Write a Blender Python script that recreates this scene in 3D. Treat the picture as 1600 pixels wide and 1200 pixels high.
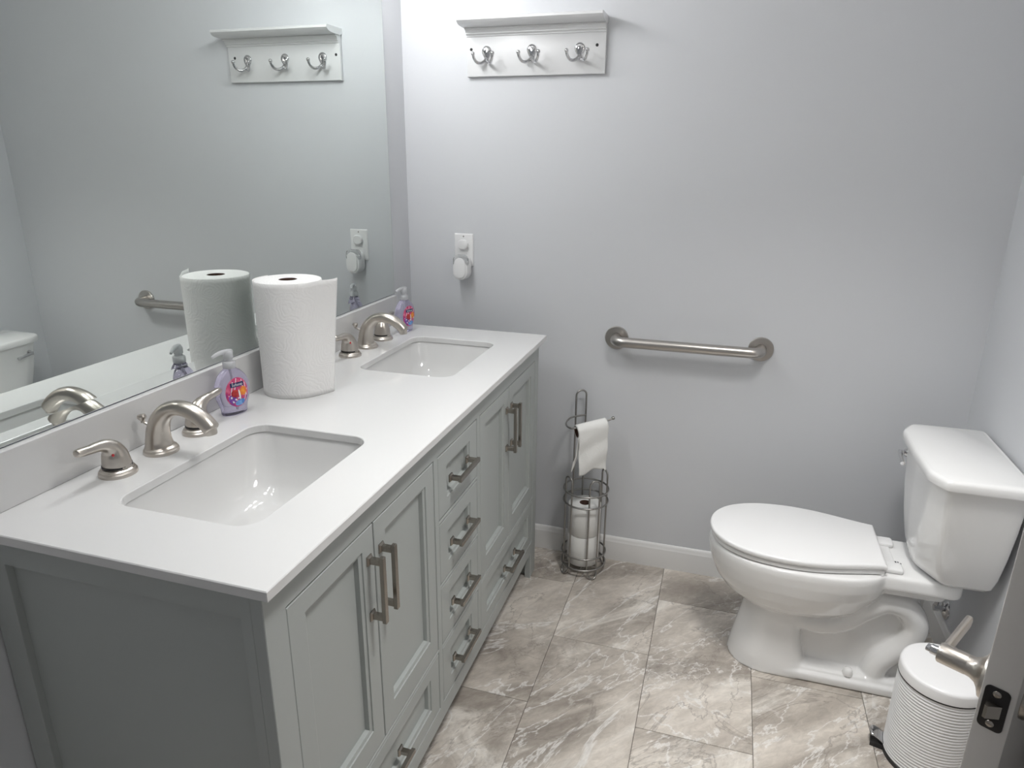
import bpy, bmesh, math, random
from mathutils import Vector, Matrix
random.seed(7)
for o in list(bpy.data.objects): bpy.data.objects.remove(o, do_unlink=True)
S = bpy.context.scene
COL = S.collection
PI = math.pi

# ------------------------------------------------------------------ camera
cd = bpy.data.cameras.new('camera'); cam = bpy.data.objects.new('camera', cd); COL.objects.link(cam)
cam.location = (1.12679, -2.36839, 1.47304)
cam.rotation_euler = (1.25548, -0.00809, 0.30060)
cd.sensor_fit = 'HORIZONTAL'; cd.sensor_width = 36.0; cd.lens = 1088.55 / 1600 * 36.0
cd.clip_start = 0.02
S.camera = cam
# ------------------------------------------------------------------ world, exposure
w = bpy.data.worlds.new('world'); S.world = w; w.use_nodes = True
w.node_tree.nodes['Background'].inputs[0].default_value = (0.9, 0.93, 1.0, 1)
w.node_tree.nodes['Background'].inputs[1].default_value = 0.05
S.view_settings.view_transform = 'Standard'; S.view_settings.look = 'None'
S.view_settings.gamma = 1.0; S.view_settings.use_curve_mapping = False
S.view_settings.exposure = 0.0
GLOBE_STRENGTH = 66.0          # the six frosted globes above the mirror light the room
FILL_STRENGTH = 10.6          # unseen ceiling disc, added as fill for toilet and floor
FILL_AT = (1.34, -1.26); FILL_CONE = 98
LAMP_Y = ((-0.36, -0.53, -0.70), (-1.17, -1.34, -1.51)); LAMP_X = 0.125; LAMP_Z = 2.06; LAMP_R = 0.0365

# ------------------------------------------------------------------ room numbers
W = 1.891; YN = -2.95; ZC = 2.44
H = 0.906; TH = 0.0165; D = 0.5704; VY1 = -0.164; VY0 = VY1 - 1.524
CX = 0.545                      # cabinet front plane
CT = H - TH                     # cabinet top

# ------------------------------------------------------------------ materials
def mat(name, col, rough=0.5, metal=0.0, **kw):
    m = bpy.data.materials.new(name); m.use_nodes = True
    b = m.node_tree.nodes['Principled BSDF']
    b.inputs['Base Color'].default_value = (*col, 1); b.inputs['Roughness'].default_value = rough
    b.inputs['Metallic'].default_value = metal
    for k, v in kw.items(): b.inputs[k.replace('_', ' ')].default_value = v
    return m
def nd(m, t, **props):
    n = m.node_tree.nodes.new(t)
    for k, v in props.items(): setattr(n, k, v)
    return n
def lk(m, a, b): m.node_tree.links.new(a, b)
def bsdf(m): return m.node_tree.nodes['Principled BSDF']
def add_bump(m, scale, strength, dist=0.001, detail=3, stretch=None):
    tc = nd(m, 'ShaderNodeTexCoord'); n = nd(m, 'ShaderNodeTexNoise')
    n.inputs['Scale'].default_value = scale; n.inputs['Detail'].default_value = detail
    if stretch:
        mp = nd(m, 'ShaderNodeMapping'); mp.inputs['Scale'].default_value = stretch
        lk(m, tc.outputs['Object'], mp.inputs[0]); lk(m, mp.outputs[0], n.inputs['Vector'])
    else: lk(m, tc.outputs['Object'], n.inputs['Vector'])
    b = nd(m, 'ShaderNodeBump'); b.inputs['Strength'].default_value = strength; b.inputs['Distance'].default_value = dist
    lk(m, n.outputs['Fac'], b.inputs['Height']); lk(m, b.outputs[0], bsdf(m).inputs['Normal'])
    return n
def rough_noise(m, scale, lo, hi, stretch=None):
    tc = nd(m, 'ShaderNodeTexCoord'); n = nd(m, 'ShaderNodeTexNoise'); n.inputs['Scale'].default_value = scale
    if stretch:
        mp = nd(m, 'ShaderNodeMapping'); mp.inputs['Scale'].default_value = stretch
        lk(m, tc.outputs['Object'], mp.inputs[0]); lk(m, mp.outputs[0], n.inputs['Vector'])
    else: lk(m, tc.outputs['Object'], n.inputs['Vector'])
    r = nd(m, 'ShaderNodeMapRange'); r.inputs[3].default_value = lo; r.inputs[4].default_value = hi
    lk(m, n.outputs['Fac'], r.inputs[0]); lk(m, r.outputs[0], bsdf(m).inputs['Roughness'])

M = {}
M['wall'] = mat('wall_paint', (0.655, 0.668, 0.69), 0.5, Specular_IOR_Level=0.18); add_bump(M['wall'], 260, 0.10, 0.0006)
M['ceiling'] = mat('ceiling_paint', (0.88, 0.88, 0.87), 0.8); add_bump(M['ceiling'], 180, 0.15, 0.001)
M['trim'] = mat('white_trim_paint', (0.76, 0.755, 0.745), 0.32); add_bump(M['trim'], 60, 0.03)
M['grout'] = mat('grout', (0.16, 0.145, 0.13), 0.9); add_bump(M['grout'], 400, 0.3)
M['cab'] = mat('grey_cabinet_paint', (0.40, 0.425, 0.415), 0.38); add_bump(M['cab'], 90, 0.03)
M['quartz'] = mat('white_quartz', (0.70, 0.70, 0.697), 0.12)
M['porc'] = mat('porcelain', (0.85, 0.85, 0.845), 0.07, Coat_Weight=0.3, Coat_Roughness=0.03); rough_noise(M['porc'], 4, 0.05, 0.09)
M['basin'] = mat('sink_ceramic', (0.69, 0.69, 0.685), 0.07, Coat_Weight=0.3, Coat_Roughness=0.03); rough_noise(M['basin'], 4, 0.05, 0.09)
M['plastic'] = mat('white_plastic', (0.85, 0.85, 0.85), 0.28); add_bump(M['plastic'], 300, 0.02)
M['nickel'] = mat('brushed_nickel', (0.56, 0.52, 0.475), 0.27, 1.0); rough_noise(M['nickel'], 15, 0.27, 0.29)
M['bar'] = mat('satin_steel', (0.50, 0.475, 0.45), 0.3, 1.0); rough_noise(M['bar'], 90, 0.27, 0.33)
M['pull'] = mat('aged_nickel_pull', (0.36, 0.33, 0.295), 0.24, 1.0); rough_noise(M['pull'], 15, 0.23, 0.26)
M['wire'] = mat('satin_wire', (0.37, 0.36, 0.345), 0.3, 1.0); rough_noise(M['wire'], 60, 0.24, 0.36)
M['chrome'] = mat('chrome', (0.66, 0.66, 0.67), 0.05, 1.0); rough_noise(M['chrome'], 20, 0.03, 0.07)
M['mirror'] = mat('mirror_silver', (0.72, 0.755, 0.735), 0.0, 1.0)
M['mirror_edge'] = mat('mirror_edge', (0.16, 0.17, 0.22), 0.25, 0.4)
M['rackwhite'] = mat('white_lacquer', (0.72, 0.725, 0.73), 0.3); add_bump(M['rackwhite'], 120, 0.03)
M['dark'] = mat('dark_cavity', (0.02, 0.02, 0.02), 0.7)
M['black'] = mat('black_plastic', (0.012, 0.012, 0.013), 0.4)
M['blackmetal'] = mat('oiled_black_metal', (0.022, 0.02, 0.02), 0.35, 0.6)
M['card'] = mat('brown_cardboard', (0.11, 0.06, 0.045), 0.9); add_bump(M['card'], 150, 0.2)
M['door'] = mat('door_paint', (0.60, 0.575, 0.55), 0.4); add_bump(M['door'], 120, 0.06)
M['red'] = mat('red_enamel', (0.55, 0.02, 0.03), 0.3)
M['canwhite'] = mat('white_enamel', (0.84, 0.84, 0.845), 0.3); add_bump(M['canwhite'], 200, 0.02)
M['gel'] = mat('lavender_gel', (0.76, 0.72, 0.91), 0.05, Transmission_Weight=0.86, IOR=1.33)
M['clear'] = mat('clear_plastic', (0.93, 0.94, 0.95), 0.12, Transmission_Weight=0.85, IOR=1.42)
M['frost'] = mat('frosted_pump', (0.86, 0.87, 0.89), 0.28, Transmission_Weight=0.55, IOR=1.4)
M['ink'] = mat('grey_print', (0.10, 0.10, 0.11), 0.6)
M['glow'] = bpy.data.materials.new('lit_globe'); M['glow'].use_nodes = True
_b = bsdf(M['glow']); _b.inputs['Base Color'].default_value = (0.9, 0.9, 0.9, 1)
_b.inputs['Emission Color'].default_value = (0.985, 0.99, 1.0, 1); _b.inputs['Emission Strength'].default_value = GLOBE_STRENGTH

M['fill_lens'] = bpy.data.materials.new('lit_fill_lens'); M['fill_lens'].use_nodes = True  # glowing lens of the added ceiling fill
_b = bsdf(M['fill_lens']); _b.inputs['Base Color'].default_value = (0.85, 0.85, 0.85, 1)
_b.inputs['Emission Color'].default_value = (1.0, 0.975, 0.945, 1); _b.inputs['Emission Strength'].default_value = 2.0

def paper_mat(name, col, emboss):
    m = mat(name, col, 0.85, Subsurface_Weight=0.0, Specular_IOR_Level=0.15)
    tc = nd(m, 'ShaderNodeTexCoord')
    n1 = nd(m, 'ShaderNodeTexNoise'); n1.inputs['Scale'].default_value = 220
    lk(m, tc.outputs['Object'], n1.inputs['Vector'])
    v = nd(m, 'ShaderNodeTexVoronoi'); v.inputs['Scale'].default_value = 13; v.feature = 'F1'
    dn = nd(m, 'ShaderNodeTexNoise'); dn.inputs['Scale'].default_value = 22; lk(m, tc.outputs['Object'], dn.inputs['Vector'])
    dv = nd(m, 'ShaderNodeVectorMath', operation='MULTIPLY_ADD'); dv.inputs[1].default_value = (.05, .05, .05); lk(m, dn.outputs['Color'], dv.inputs[0]); lk(m, tc.outputs['Object'], dv.inputs[2])
    lk(m, dv.outputs[0], v.inputs['Vector'])
    mu = nd(m, 'ShaderNodeMath', operation='MULTIPLY'); mu.inputs[1].default_value = 62
    lk(m, v.outputs['Distance'], mu.inputs[0])
    si = nd(m, 'ShaderNodeMath', operation='SINE'); lk(m, mu.outputs[0], si.inputs[0])
    ad = nd(m, 'ShaderNodeMath', operation='MULTIPLY_ADD'); ad.inputs[1].default_value = emboss
    lk(m, si.outputs[0], ad.inputs[0]); lk(m, n1.outputs['Fac'], ad.inputs[2])
    b = nd(m, 'ShaderNodeBump'); b.inputs['Strength'].default_value = 0.3; b.inputs['Distance'].default_value = 0.0012
    lk(m, ad.outputs[0], b.inputs['Height']); lk(m, b.outputs[0], bsdf(m).inputs['Normal'])
    return m
M['towel'] = paper_mat('embossed_paper_towel', (0.84, 0.835, 0.825), 0.40)
M['tissue'] = paper_mat('toilet_tissue', (0.80, 0.80, 0.78), 0.15)

def tile_mat():
    m = mat('marbled_taupe_tile', (0.4, 0.36, 0.32), 0.36, Specular_IOR_Level=0.4)
    geo = nd(m, 'ShaderNodeNewGeometry'); oi = nd(m, 'ShaderNodeObjectInfo')
    off = nd(m, 'ShaderNodeVectorMath', operation='SCALE'); off.inputs[0].default_value = (17.3, 9.1, 23.7)
    lk(m, oi.outputs['Random'], off.inputs['Scale'])
    ad = nd(m, 'ShaderNodeVectorMath', operation='ADD'); lk(m, geo.outputs['Position'], ad.inputs[0]); lk(m, off.outputs[0], ad.inputs[1])
    mp0 = nd(m, 'ShaderNodeMapping'); mp0.inputs['Rotation'].default_value = (0, 0, math.radians(-44)); lk(m, ad.outputs[0], mp0.inputs[0])
    mp = nd(m, 'ShaderNodeMapping'); mp.inputs['Scale'].default_value = (1.0, 2.2, 1)
    lk(m, mp0.outputs[0], mp.inputs[0])
    def noise(scale, detail, dist, rough=0.6):
        n = nd(m, 'ShaderNodeTexNoise'); n.inputs['Scale'].default_value = scale; n.inputs['Detail'].default_value = detail
        n.inputs['Distortion'].default_value = dist; n.inputs['Roughness'].default_value = rough
        lk(m, mp.outputs[0], n.inputs['Vector']); return n
    def mixc(fac, a, b, bt='MIX'):
        x = nd(m, 'ShaderNodeMix', data_type='RGBA', blend_type=bt)
        for s, v in ((x.inputs[0], fac), (x.inputs[6], a), (x.inputs[7], b)):
            if isinstance(v, (tuple, float)): s.default_value = v
            else: lk(m, v, s)
        return x.outputs[2]
    def vein(n, width, gain=1.0):
        s = nd(m, 'ShaderNodeMath', operation='SUBTRACT'); s.inputs[1].default_value = 0.5; lk(m, n.outputs['Fac'], s.inputs[0])
        a = nd(m, 'ShaderNodeMath', operation='ABSOLUTE'); lk(m, s.outputs[0], a.inputs[0])
        r = nd(m, 'ShaderNodeMapRange', interpolation_type='SMOOTHSTEP'); r.inputs[1].default_value = 0.0; r.inputs[2].default_value = width
        r.inputs[3].default_value = gain; r.inputs[4].default_value = 0.0; lk(m, a.outputs[0], r.inputs[0]); return r.outputs[0]
    big = noise(1.9, 8, 1.0)
    cr = nd(m, 'ShaderNodeValToRGB'); e = cr.color_ramp.elements
    e[0].position = 0.33; e[0].color = (0.27, 0.238, 0.207, 1); e[1].position = 0.68; e[1].color = (0.70, 0.645, 0.58, 1)
    x = e.new(0.50); x.color = (0.475, 0.43, 0.38, 1)
    lk(m, big.outputs['Fac'], cr.inputs[0])
    # cloudy pale patches
    cl = noise(2.8, 12, 1.2, 0.68); rr = nd(m, 'ShaderNodeMapRange', interpolation_type='SMOOTHSTEP')
    rr.inputs[1].default_value = 0.49; rr.inputs[2].default_value = 0.70; rr.inputs[4].default_value = 0.85; lk(m, cl.outputs['Fac'], rr.inputs[0])
    c1 = mixc(rr.outputs[0], cr.outputs[0], (0.80, 0.76, 0.70, 1))
    # thin pale crack network
    vd = nd(m, 'ShaderNodeTexVoronoi', feature='DISTANCE_TO_EDGE'); vd.inputs['Scale'].default_value = 5.0
    dn = noise(5, 6, 0.0); dm = nd(m, 'ShaderNodeVectorMath', operation='MULTIPLY_ADD'); dm.inputs[1].default_value = (0.38, 0.38, 0.38)
    lk(m, dn.outputs['Color'], dm.inputs[0]); lk(m, mp.outputs[0], dm.inputs[2]); lk(m, dm.outputs[0], vd.inputs['Vector'])
    vr = nd(m, 'ShaderNodeMapRange', interpolation_type='SMOOTHSTEP'); vr.inputs[2].default_value = 0.045; vr.inputs[3].default_value = 1.0; vr.inputs[4].default_value = 0.0
    lk(m, vd.outputs['Distance'], vr.inputs[0])
    mask = noise(3.3, 4, 0.5); mr = nd(m, 'ShaderNodeMapRange', interpolation_type='SMOOTHSTEP'); mr.inputs[1].default_value = 0.45; mr.inputs[2].default_value = 0.66; mr.inputs[4].default_value = 0.45
    lk(m, mask.outputs['Fac'], mr.inputs[0])
    mm = nd(m, 'ShaderNodeMath', operation='MULTIPLY'); lk(m, vr.outputs[0], mm.inputs[0]); lk(m, mr.outputs[0], mm.inputs[1])
    c2 = mixc(mm.outputs[0], c1, (0.74, 0.715, 0.68, 1))
    # long white streaks and dark seams
    c3 = mixc(vein(noise(1.2, 8, 1.6), 0.014, 0.7), c2, (0.80, 0.785, 0.76, 1))
    c4 = mixc(vein(noise(1.6, 9, 1.3), 0.010, 0.55), c3, (0.25, 0.22, 0.195, 1))
    # fine speckle
    sp = noise(26, 9, 0.8, 0.72); sr = nd(m, 'ShaderNodeMapRange'); sr.inputs[1].default_value = 0.25; sr.inputs[2].default_value = 0.75; sr.inputs[3].default_value = 0.80; sr.inputs[4].default_value = 1.18
    lk(m, sp.outputs['Fac'], sr.inputs[0])
    c5 = mixc(1.0, c4, sr.outputs[0], 'MULTIPLY')
    lk(m, c5, bsdf(m).inputs['Base Color'])
    b = nd(m, 'ShaderNodeBump'); b.inputs['Strength'].default_value = 0.12; b.inputs['Distance'].default_value = 0.001
    lk(m, cl.outputs['Fac'], b.inputs['Height']); lk(m, b.outputs[0], bsdf(m).inputs['Normal'])
    return m
M['tile'] = tile_mat()

def ramp_mat(name, stops, scale, rough=0.35):
    m = mat(name, (0.5, 0.5, 0.5), rough)
    tc = nd(m, 'ShaderNodeTexCoord'); n = nd(m, 'ShaderNodeTexNoise'); n.inputs['Scale'].default_value = scale
    n.inputs['Distortion'].default_value = 1.5; n.inputs['Detail'].default_value = 4
    lk(m, tc.outputs['Object'], n.inputs['Vector'])
    cr = nd(m, 'ShaderNodeValToRGB'); e = cr.color_ramp.elements
    e[0].position, e[0].color = stops[0][0], (*stops[0][1], 1); e[1].position, e[1].color = stops[-1][0], (*stops[-1][1], 1)
    for p, c in stops[1:-1]: e.new(p).color = (*c, 1)
    lk(m, n.outputs['Fac'], cr.inputs[0]); lk(m, cr.outputs[0], bsdf(m).inputs['Base Color'])
    return m
M['lab_pink'] = ramp_mat('label_pink', [(0.35, (0.30, 0.03, 0.25)), (0.5, (0.62, 0.04, 0.16)), (0.65, (0.75, 0.18, 0.30))], 45)
M['lab_navy'] = mat('label_navy', (0.012, 0.018, 0.10), 0.35)
M['lab_white'] = mat('label_white', (0.85, 0.85, 0.88), 0.35)
M['lab_red'] = ramp_mat('label_red', [(0.35, (0.35, 0.008, 0.02)), (0.65, (0.70, 0.05, 0.03))], 60)
M['lab_orange'] = ramp_mat('label_orange', [(0.35, (0.75, 0.09, 0.03)), (0.6, (0.90, 0.36, 0.03))], 50)
M['lab_blue'] = ramp_mat('label_blue', [(0.35, (0.05, 0.18, 0.55)), (0.65, (0.25, 0.50, 0.85))], 60)
M['lab_purple'] = ramp_mat('label_purple', [(0.35, (0.10, 0.03, 0.30)), (0.65, (0.30, 0.10, 0.50))], 60)

# ------------------------------------------------------------------ mesh helpers
def bx(bm, x0, x1, y0, y1, z0, z1, bev=0.0, seg=2):
    r = bmesh.ops.create_cube(bm, size=1.0)
    vs = r['verts']
    for v in vs:
        v.co = Vector((x0 + (v.co.x + .5) * (x1 - x0), y0 + (v.co.y + .5) * (y1 - y0), z0 + (v.co.z + .5) * (z1 - z0)))
    if bev > 0:
        es = list({e for v in vs for e in v.link_edges})
        bmesh.ops.bevel(bm, geom=es, offset=bev, segments=seg, affect='EDGES', profile=0.5)
def new(): return bmesh.new()
def loft(bm, rings, cap0=True, cap1=True, closed=True):
    R = [[bm.verts.new(p) for p in ring] for ring in rings]
    n = len(R[0])
    for a, b in zip(R, R[1:]):
        for i in range(n if closed else n - 1):
            j = (i + 1) % n
            try: bm.faces.new((a[i], a[j], b[j], b[i]))
            except ValueError: pass
    if cap0: bm.faces.new(list(reversed(R[0])))
    if cap1: bm.faces.new(R[-1])
    return R
def lathe(bm, prof, n=32, c=(0, 0, 0), axis=(0, 0, 1), cap0=True, cap1=True):
    q = Vector((0, 0, 1)).rotation_difference(Vector(axis).normalized()); c = Vector(c)
    rings = []
    for r, z in prof:
        rings.append([c + q @ Vector((r * math.cos(2 * PI * i / n), r * math.sin(2 * PI * i / n), z)) for i in range(n)])
    loft(bm, rings, cap0, cap1)
def catmull(pts, k=6, closed=False):
    P = [Vector(p) for p in pts]; out = []; n = len(P)
    rng = range(n) if closed else range(n - 1)
    for i in rng:
        if closed: p0, p1, p2, p3 = P[i - 1], P[i], P[(i + 1) % n], P[(i + 2) % n]
        else: p0, p1, p2, p3 = P[max(i - 1, 0)], P[i], P[i + 1], P[min(i + 2, n - 1)]
        for j in range(k):
            t = j / k
            out.append(0.5 * ((2 * p1) + (-p0 + p2) * t + (2 * p0 - 5 * p1 + 4 * p2 - p3) * t * t + (-p0 + 3 * p1 - 3 * p2 + p3) * t ** 3))
    if not closed: out.append(P[-1])
    return out
def tube(bm, pts, r, n=10, closed=False, sx=1.0, up=None):
    P = [Vector(p) for p in pts]; m = len(P)
    rr = r if isinstance(r, (list, tuple)) else [r] * m
    T = []
    for i in range(m):
        if closed: t = P[(i + 1) % m] - P[i - 1]
        else: t = P[min(i + 1, m - 1)] - P[max(i - 1, 0)]
        T.append(t.normalized())
    u = Vector(up) if up else (Vector((0, 0, 1)) if abs(T[0].z) < 0.9 else Vector((1, 0, 0)))
    rings = []
    for i in range(m):
        u = (u - T[i] * u.dot(T[i])).normalized(); v = T[i].cross(u)
        rings.append([P[i] + (u * math.cos(2 * PI * k / n) + v * sx * math.sin(2 * PI * k / n)) * rr[i] for k in range(n)])
    if closed: rings.append(rings[0])
    if closed:
        R = [[bm.verts.new(p) for p in ring] for ring in rings[:-1]]
        for a in range(m):
            b = (a + 1) % m
            for i in range(n):
                j = (i + 1) % n; bm.faces.new((R[a][i], R[a][j], R[b][j], R[b][i]))
    else: loft(bm, rings)
def sphere(bm, c, r, u=16, v=10, sc=(1, 1, 1)):
    bmesh.ops.create_uvsphere(bm, u_segments=u, v_segments=v, radius=r, matrix=Matrix.Translation(c) @ Matrix.Diagonal((*sc, 1)))
def rrect(x0, x1, y0, y1, r, k=6):
    out = []
    for cx, cy, a0 in ((x1 - r, y1 - r, 0), (x0 + r, y1 - r, PI / 2), (x0 + r, y0 + r, PI), (x1 - r, y0 + r, 1.5 * PI)):
        for i in range(k + 1):
            a = a0 + PI / 2 * i / k; out.append((cx + r * math.cos(a), cy + r * math.sin(a)))
    return out
def offset_poly(poly, d):
    out = []; n = len(poly)
    for i in range(n):
        p0, p1, p2 = poly[i - 1], poly[i], poly[(i + 1) % n]
        a = Vector((p1[0] - p0[0], p1[1] - p0[1])); b = Vector((p2[0] - p1[0], p2[1] - p1[1]))
        if a.length < 1e-9: a = b
        if b.length < 1e-9: b = a
        na = Vector((a.y, -a.x)).normalized(); nb = Vector((b.y, -b.x)).normalized(); m = (na + nb)
        if m.length < 1e-6: m = na
        m.normalize(); k = max(0.35, m.dot(na)); out.append((p1[0] + m.x * d / k, p1[1] + m.y * d / k))
    return out
def solid_poly(bm, poly, z0, z1, ch=0.0, f=lambda x, y, z: (x, y, z), steps=3):
    """prism of a counter-clockwise polygon with softly rounded top and bottom rims"""
    rings = []
    if ch > 0:
        for i in range(steps + 1):
            a = PI / 2 * i / steps; rings.append((-ch * (1 - math.sin(a)), z0 + ch * (1 - math.cos(a))))
        for i in range(steps + 1):
            a = PI / 2 * i / steps; rings.append((-ch * (1 - math.cos(a)), z1 - ch * (1 - math.sin(a))))
    else: rings = [(0, z0), (0, z1)]
    loft(bm, [[Vector(f(x, y, z)) for x, y in offset_poly(poly, o)] for o, z in rings])
def plate_holes(bm, outer, holes, z0, z1, ch, f=lambda x, y, z: (x, y, z)):
    """flat plate (outer ccw) with holes (ccw), top rims chamfered"""
    def ring(poly, z): return [bm.verts.new(f(x, y, z)) for x, y in poly]
    def edges(vs): return [bm.edges.new((vs[i], vs[(i + 1) % len(vs)])) for i in range(len(vs))]
    def bridge(a, b):
        n = len(a)
        for i in range(n): bm.faces.new((a[i], a[(i + 1) % n], b[(i + 1) % n], b[i]))
    to, mo, bo = ring(offset_poly(outer, -ch), z1), ring(outer, z1 - ch), ring(outer, z0)
    bridge(bo, mo); bridge(mo, to)
    te, be = edges_of(bm, to), edges_of(bm, bo)
    for h in holes:
        th, mh, bh = ring(offset_poly(h, ch), z1), ring(h, z1 - ch), ring(h, z0)
        bridge(mh, bh); bridge(th, mh); te += edges_of(bm, th); be += edges_of(bm, bh)
    bmesh.ops.triangle_fill(bm, edges=te, use_beauty=True); bmesh.ops.triangle_fill(bm, edges=be, use_beauty=True)
def edges_of(bm, vs):
    out = []
    for i in range(len(vs)):
        a, b = vs[i], vs[(i + 1) % len(vs)]
        e = bm.edges.get((a, b)) or bm.edges.new((a, b)); out.append(e)
    return out

# ------------------------------------------------------------------ object helpers
def link(name, bm, m, parent=None, smooth=True, angle=35, label=None):
    bmesh.ops.recalc_face_normals(bm, faces=bm.faces[:])
    root = parent
    while root is not None and root.parent: root = root.parent
    if root is not None and not root.get('_local', 0): bmesh.ops.translate(bm, verts=bm.verts[:], vec=-Vector(root.location))
    me = bpy.data.meshes.new(name); bm.to_mesh(me); bm.free()
    if smooth:
        me.polygons.foreach_set('use_smooth', [True] * len(me.polygons))
        me.set_sharp_from_angle(angle=math.radians(angle))
    me.materials.append(m if not isinstance(m, str) else M[m])
    o = bpy.data.objects.new(name, me); COL.objects.link(o); o.parent = parent
    if label: o['label'] = label
    return o
LOCAL = []
def tag(o, label, cat, group=None):
    o['label'] = label; o['category'] = cat
    if group: o['group'] = group
    return o
def thing(name, label, cat, loc, rotz=0.0, group=None, local=False):
    o = bpy.data.objects.new(name, None); COL.objects.link(o); o.location = loc; o.rotation_euler = (0, 0, rotz)
    o.empty_display_size = 0.05
    if local: o['_local'] = 1; LOCAL.append(o)
    return tag(o, label, cat, group)
def struct(name, bm, m, smooth=False, **k):
    o = link(name, bm, m, None, smooth, **k); o['kind'] = 'structure'; return o
def copy_tree(o, parent=None):
    c = o.copy(); COL.objects.link(c); c.parent = parent
    if c.get('_local', 0): LOCAL.append(c)
    for ch in list(o.children): copy_tree(ch, c)
    return c

# ================================================================== room shell
HX = 3.05                                    # hall beyond the door
bm = new(); bx(bm, -0.1, HX + .1, YN - .1, 0.1, -0.06, -0.0025)
floor = struct('floor', bm, 'grout')
tw, tl, gp = 0.305, 0.604, 0.0016
tb = new(); bx(tb, 0, tw - gp, 0, tl - gp, -0.009, 0.0, 0.0007, 1)
tme = bpy.data.meshes.new('tile'); tb.to_mesh(tme); tb.free(); tme.materials.append(M['tile'])
def clipped_tile(x, y, xlim, ylo, yhi, xlo=0.0):
    x0, x1, y0, y1 = max(x, xlo), min(x + tw - gp, xlim), max(y, ylo), min(y + tl - gp, yhi)
    if x1 - x0 < 0.01 or y1 - y0 < 0.01: return
    full = abs((x1 - x0) - (tw - gp)) < 1e-6 and abs((y1 - y0) - (tl - gp)) < 1e-6
    me = tme
    if not full:
        b = new(); bx(b, 0, x1 - x0, 0, y1 - y0, -0.009, 0.0, 0.0007, 1)
        me = bpy.data.meshes.new('tile'); b.to_mesh(me); b.free(); me.materials.append(M['tile'])
    o = bpy.data.objects.new('tile', me); COL.objects.link(o); o.location = (x0, y0, 0); o.parent = floor
for i in range(-3, 8):
    x = 0.706 + tw * i
    y = (-0.516 if i % 2 == 0 else -0.215) + tl * 2
    while y > YN - tl:
        clipped_tile(x, y, HX, YN, 0.0); y -= tl
bm = new(); bx(bm, -0.1, HX + .1, YN - .1, 0.1, ZC, ZC + .06); struct('ceiling', bm, 'ceiling')
bm = new(); bx(bm, -0.1, 0.0, YN - .1, 0.1, 0, ZC); struct('wall_left', bm, 'wall')
bm = new(); bx(bm, 0.0, HX + .1, 0.0, 0.1, 0, ZC); struct('wall_back', bm, 'wall')
bm = new(); bx(bm, 0.0, HX + .1, YN - .1, YN, 0, ZC); struct('wall_near', bm, 'wall')
bm = new(); bx(bm, HX, HX + .1, YN, 0.0, 0, ZC); struct('wall_hall', bm, 'wall')
DY1, DY0, DZ = -0.885, -1.725, 2.045         # door opening in the right wall
bm = new()
bx(bm, W, W + .11, DY1, 0.0, 0, ZC); bx(bm, W, W + .11, YN, DY0, 0, ZC); bx(bm, W, W + .11, DY0, DY1, DZ, ZC)
struct('wall_right', bm, 'wall')
# baseboards with a moulded cap
def baseboard(name, p0, p1, nrm):
    prof = [(0, 0), (0.0135, 0), (0.0135, 0.070), (0.0125, 0.0735), (0.0125, 0.0765), (0.0105, 0.0805), (0.0085, 0.0865), (0.0075, 0.090), (0.0045, 0.0945), (0.003, 0.096), (0, 0.096)]
    bm = new(); n = Vector((*nrm, 0))
    loft(bm, [[Vector((*p, 0)) + n * d + Vector((0, 0, z)) for d, z in prof] for p in (p0, p1)])
    return struct(name, bm, 'trim', True, angle=25)
baseboard('baseboard_back', (0.0, 0.0), (W, 0.0), (0, -1))
baseboard('baseboard_right', (W, 0.0), (W, DY1 + 0.065), (-1, 0))
baseboard('baseboard_left', (0.0, VY0 - 0.004), (0.0, YN), (1, 0))
baseboard('baseboard_near', (0.0, YN), (W, YN), (0, 1))
# door casing (jamb lining and flat casings)
bm = new()
bx(bm, W - .002, W + .112, DY1 - .018, DY1, 0, DZ, .001); bx(bm, W - .002, W + .112, DY0, DY0 + .018, 0, DZ, .001); bx(bm, W - .002, W + .112, DY0, DY1, DZ - .018, DZ, .001)
bx(bm, W - .014, W, DY1 - .008, DY1 + .057, 0, DZ + .057, .002); bx(bm, W - .014, W, DY0 - .057, DY0 + .008, 0, DZ + .057, .002)
bx(bm, W - .014, W, DY0 - .057, DY1 + .057, DZ - .008, DZ + .057, .002)
struct('trim_1', bm, 'trim')

# ================================================================== door, ajar
dw, dt, dh = 0.80, 0.035, 2.02
ang = math.atan2(-0.85, -0.515)              # from the hinge towards the latch edge
hinge = (1.885, -0.902, 0.008)
door = bpy.data.objects.new('door_1', None); COL.objects.link(door); door.location = hinge; door.rotation_euler = (0, 0, ang)
door['kind'] = 'structure'; door['_local'] = 1; LOCAL.append(door); door['label'] = 'painted room door standing ajar at the right edge with a nickel lever'
# local: x from hinge to latch, y thickness: -y side faces the vanity/toilet
bm = new(); bx(bm, 0, dw, -dt / 2, dt / 2, 0, dh, .002, 2); link('door_leaf', bm, 'door', door)
lz = 0.866
bm = new()
pl = rrect(-0.0127, 0.0127, -0.0285, 0.0285, 0.006, 5)
solid_poly(bm, pl, dw - .0005, dw + .0022, .0008, lambda a, b, c: (c, a - 0.001, lz + b), 2)
lp = link('latch_plate', bm, 'blackmetal', door, label='black latch face plate on the door edge')
for dz in (0.0205, -0.0205):
    bm = new(); lathe(bm, [(0.0001, .0034), (.0025, .0034), (.0042, .0026), (.0046, .002)], 14, (dw, -0.001, lz + dz), (1, 0, 0), True, False)
    bx(bm, dw + .0033, dw + .0037, -0.0035, 0.0015, lz + dz - .0005, lz + dz + .0005); link('screw', bm, 'pull', lp)
bm = new(); poly = [(0, -.0075), (.010, -.0075), (.0115, -.004), (.0015, .0075), (0, .0075)]
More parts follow.
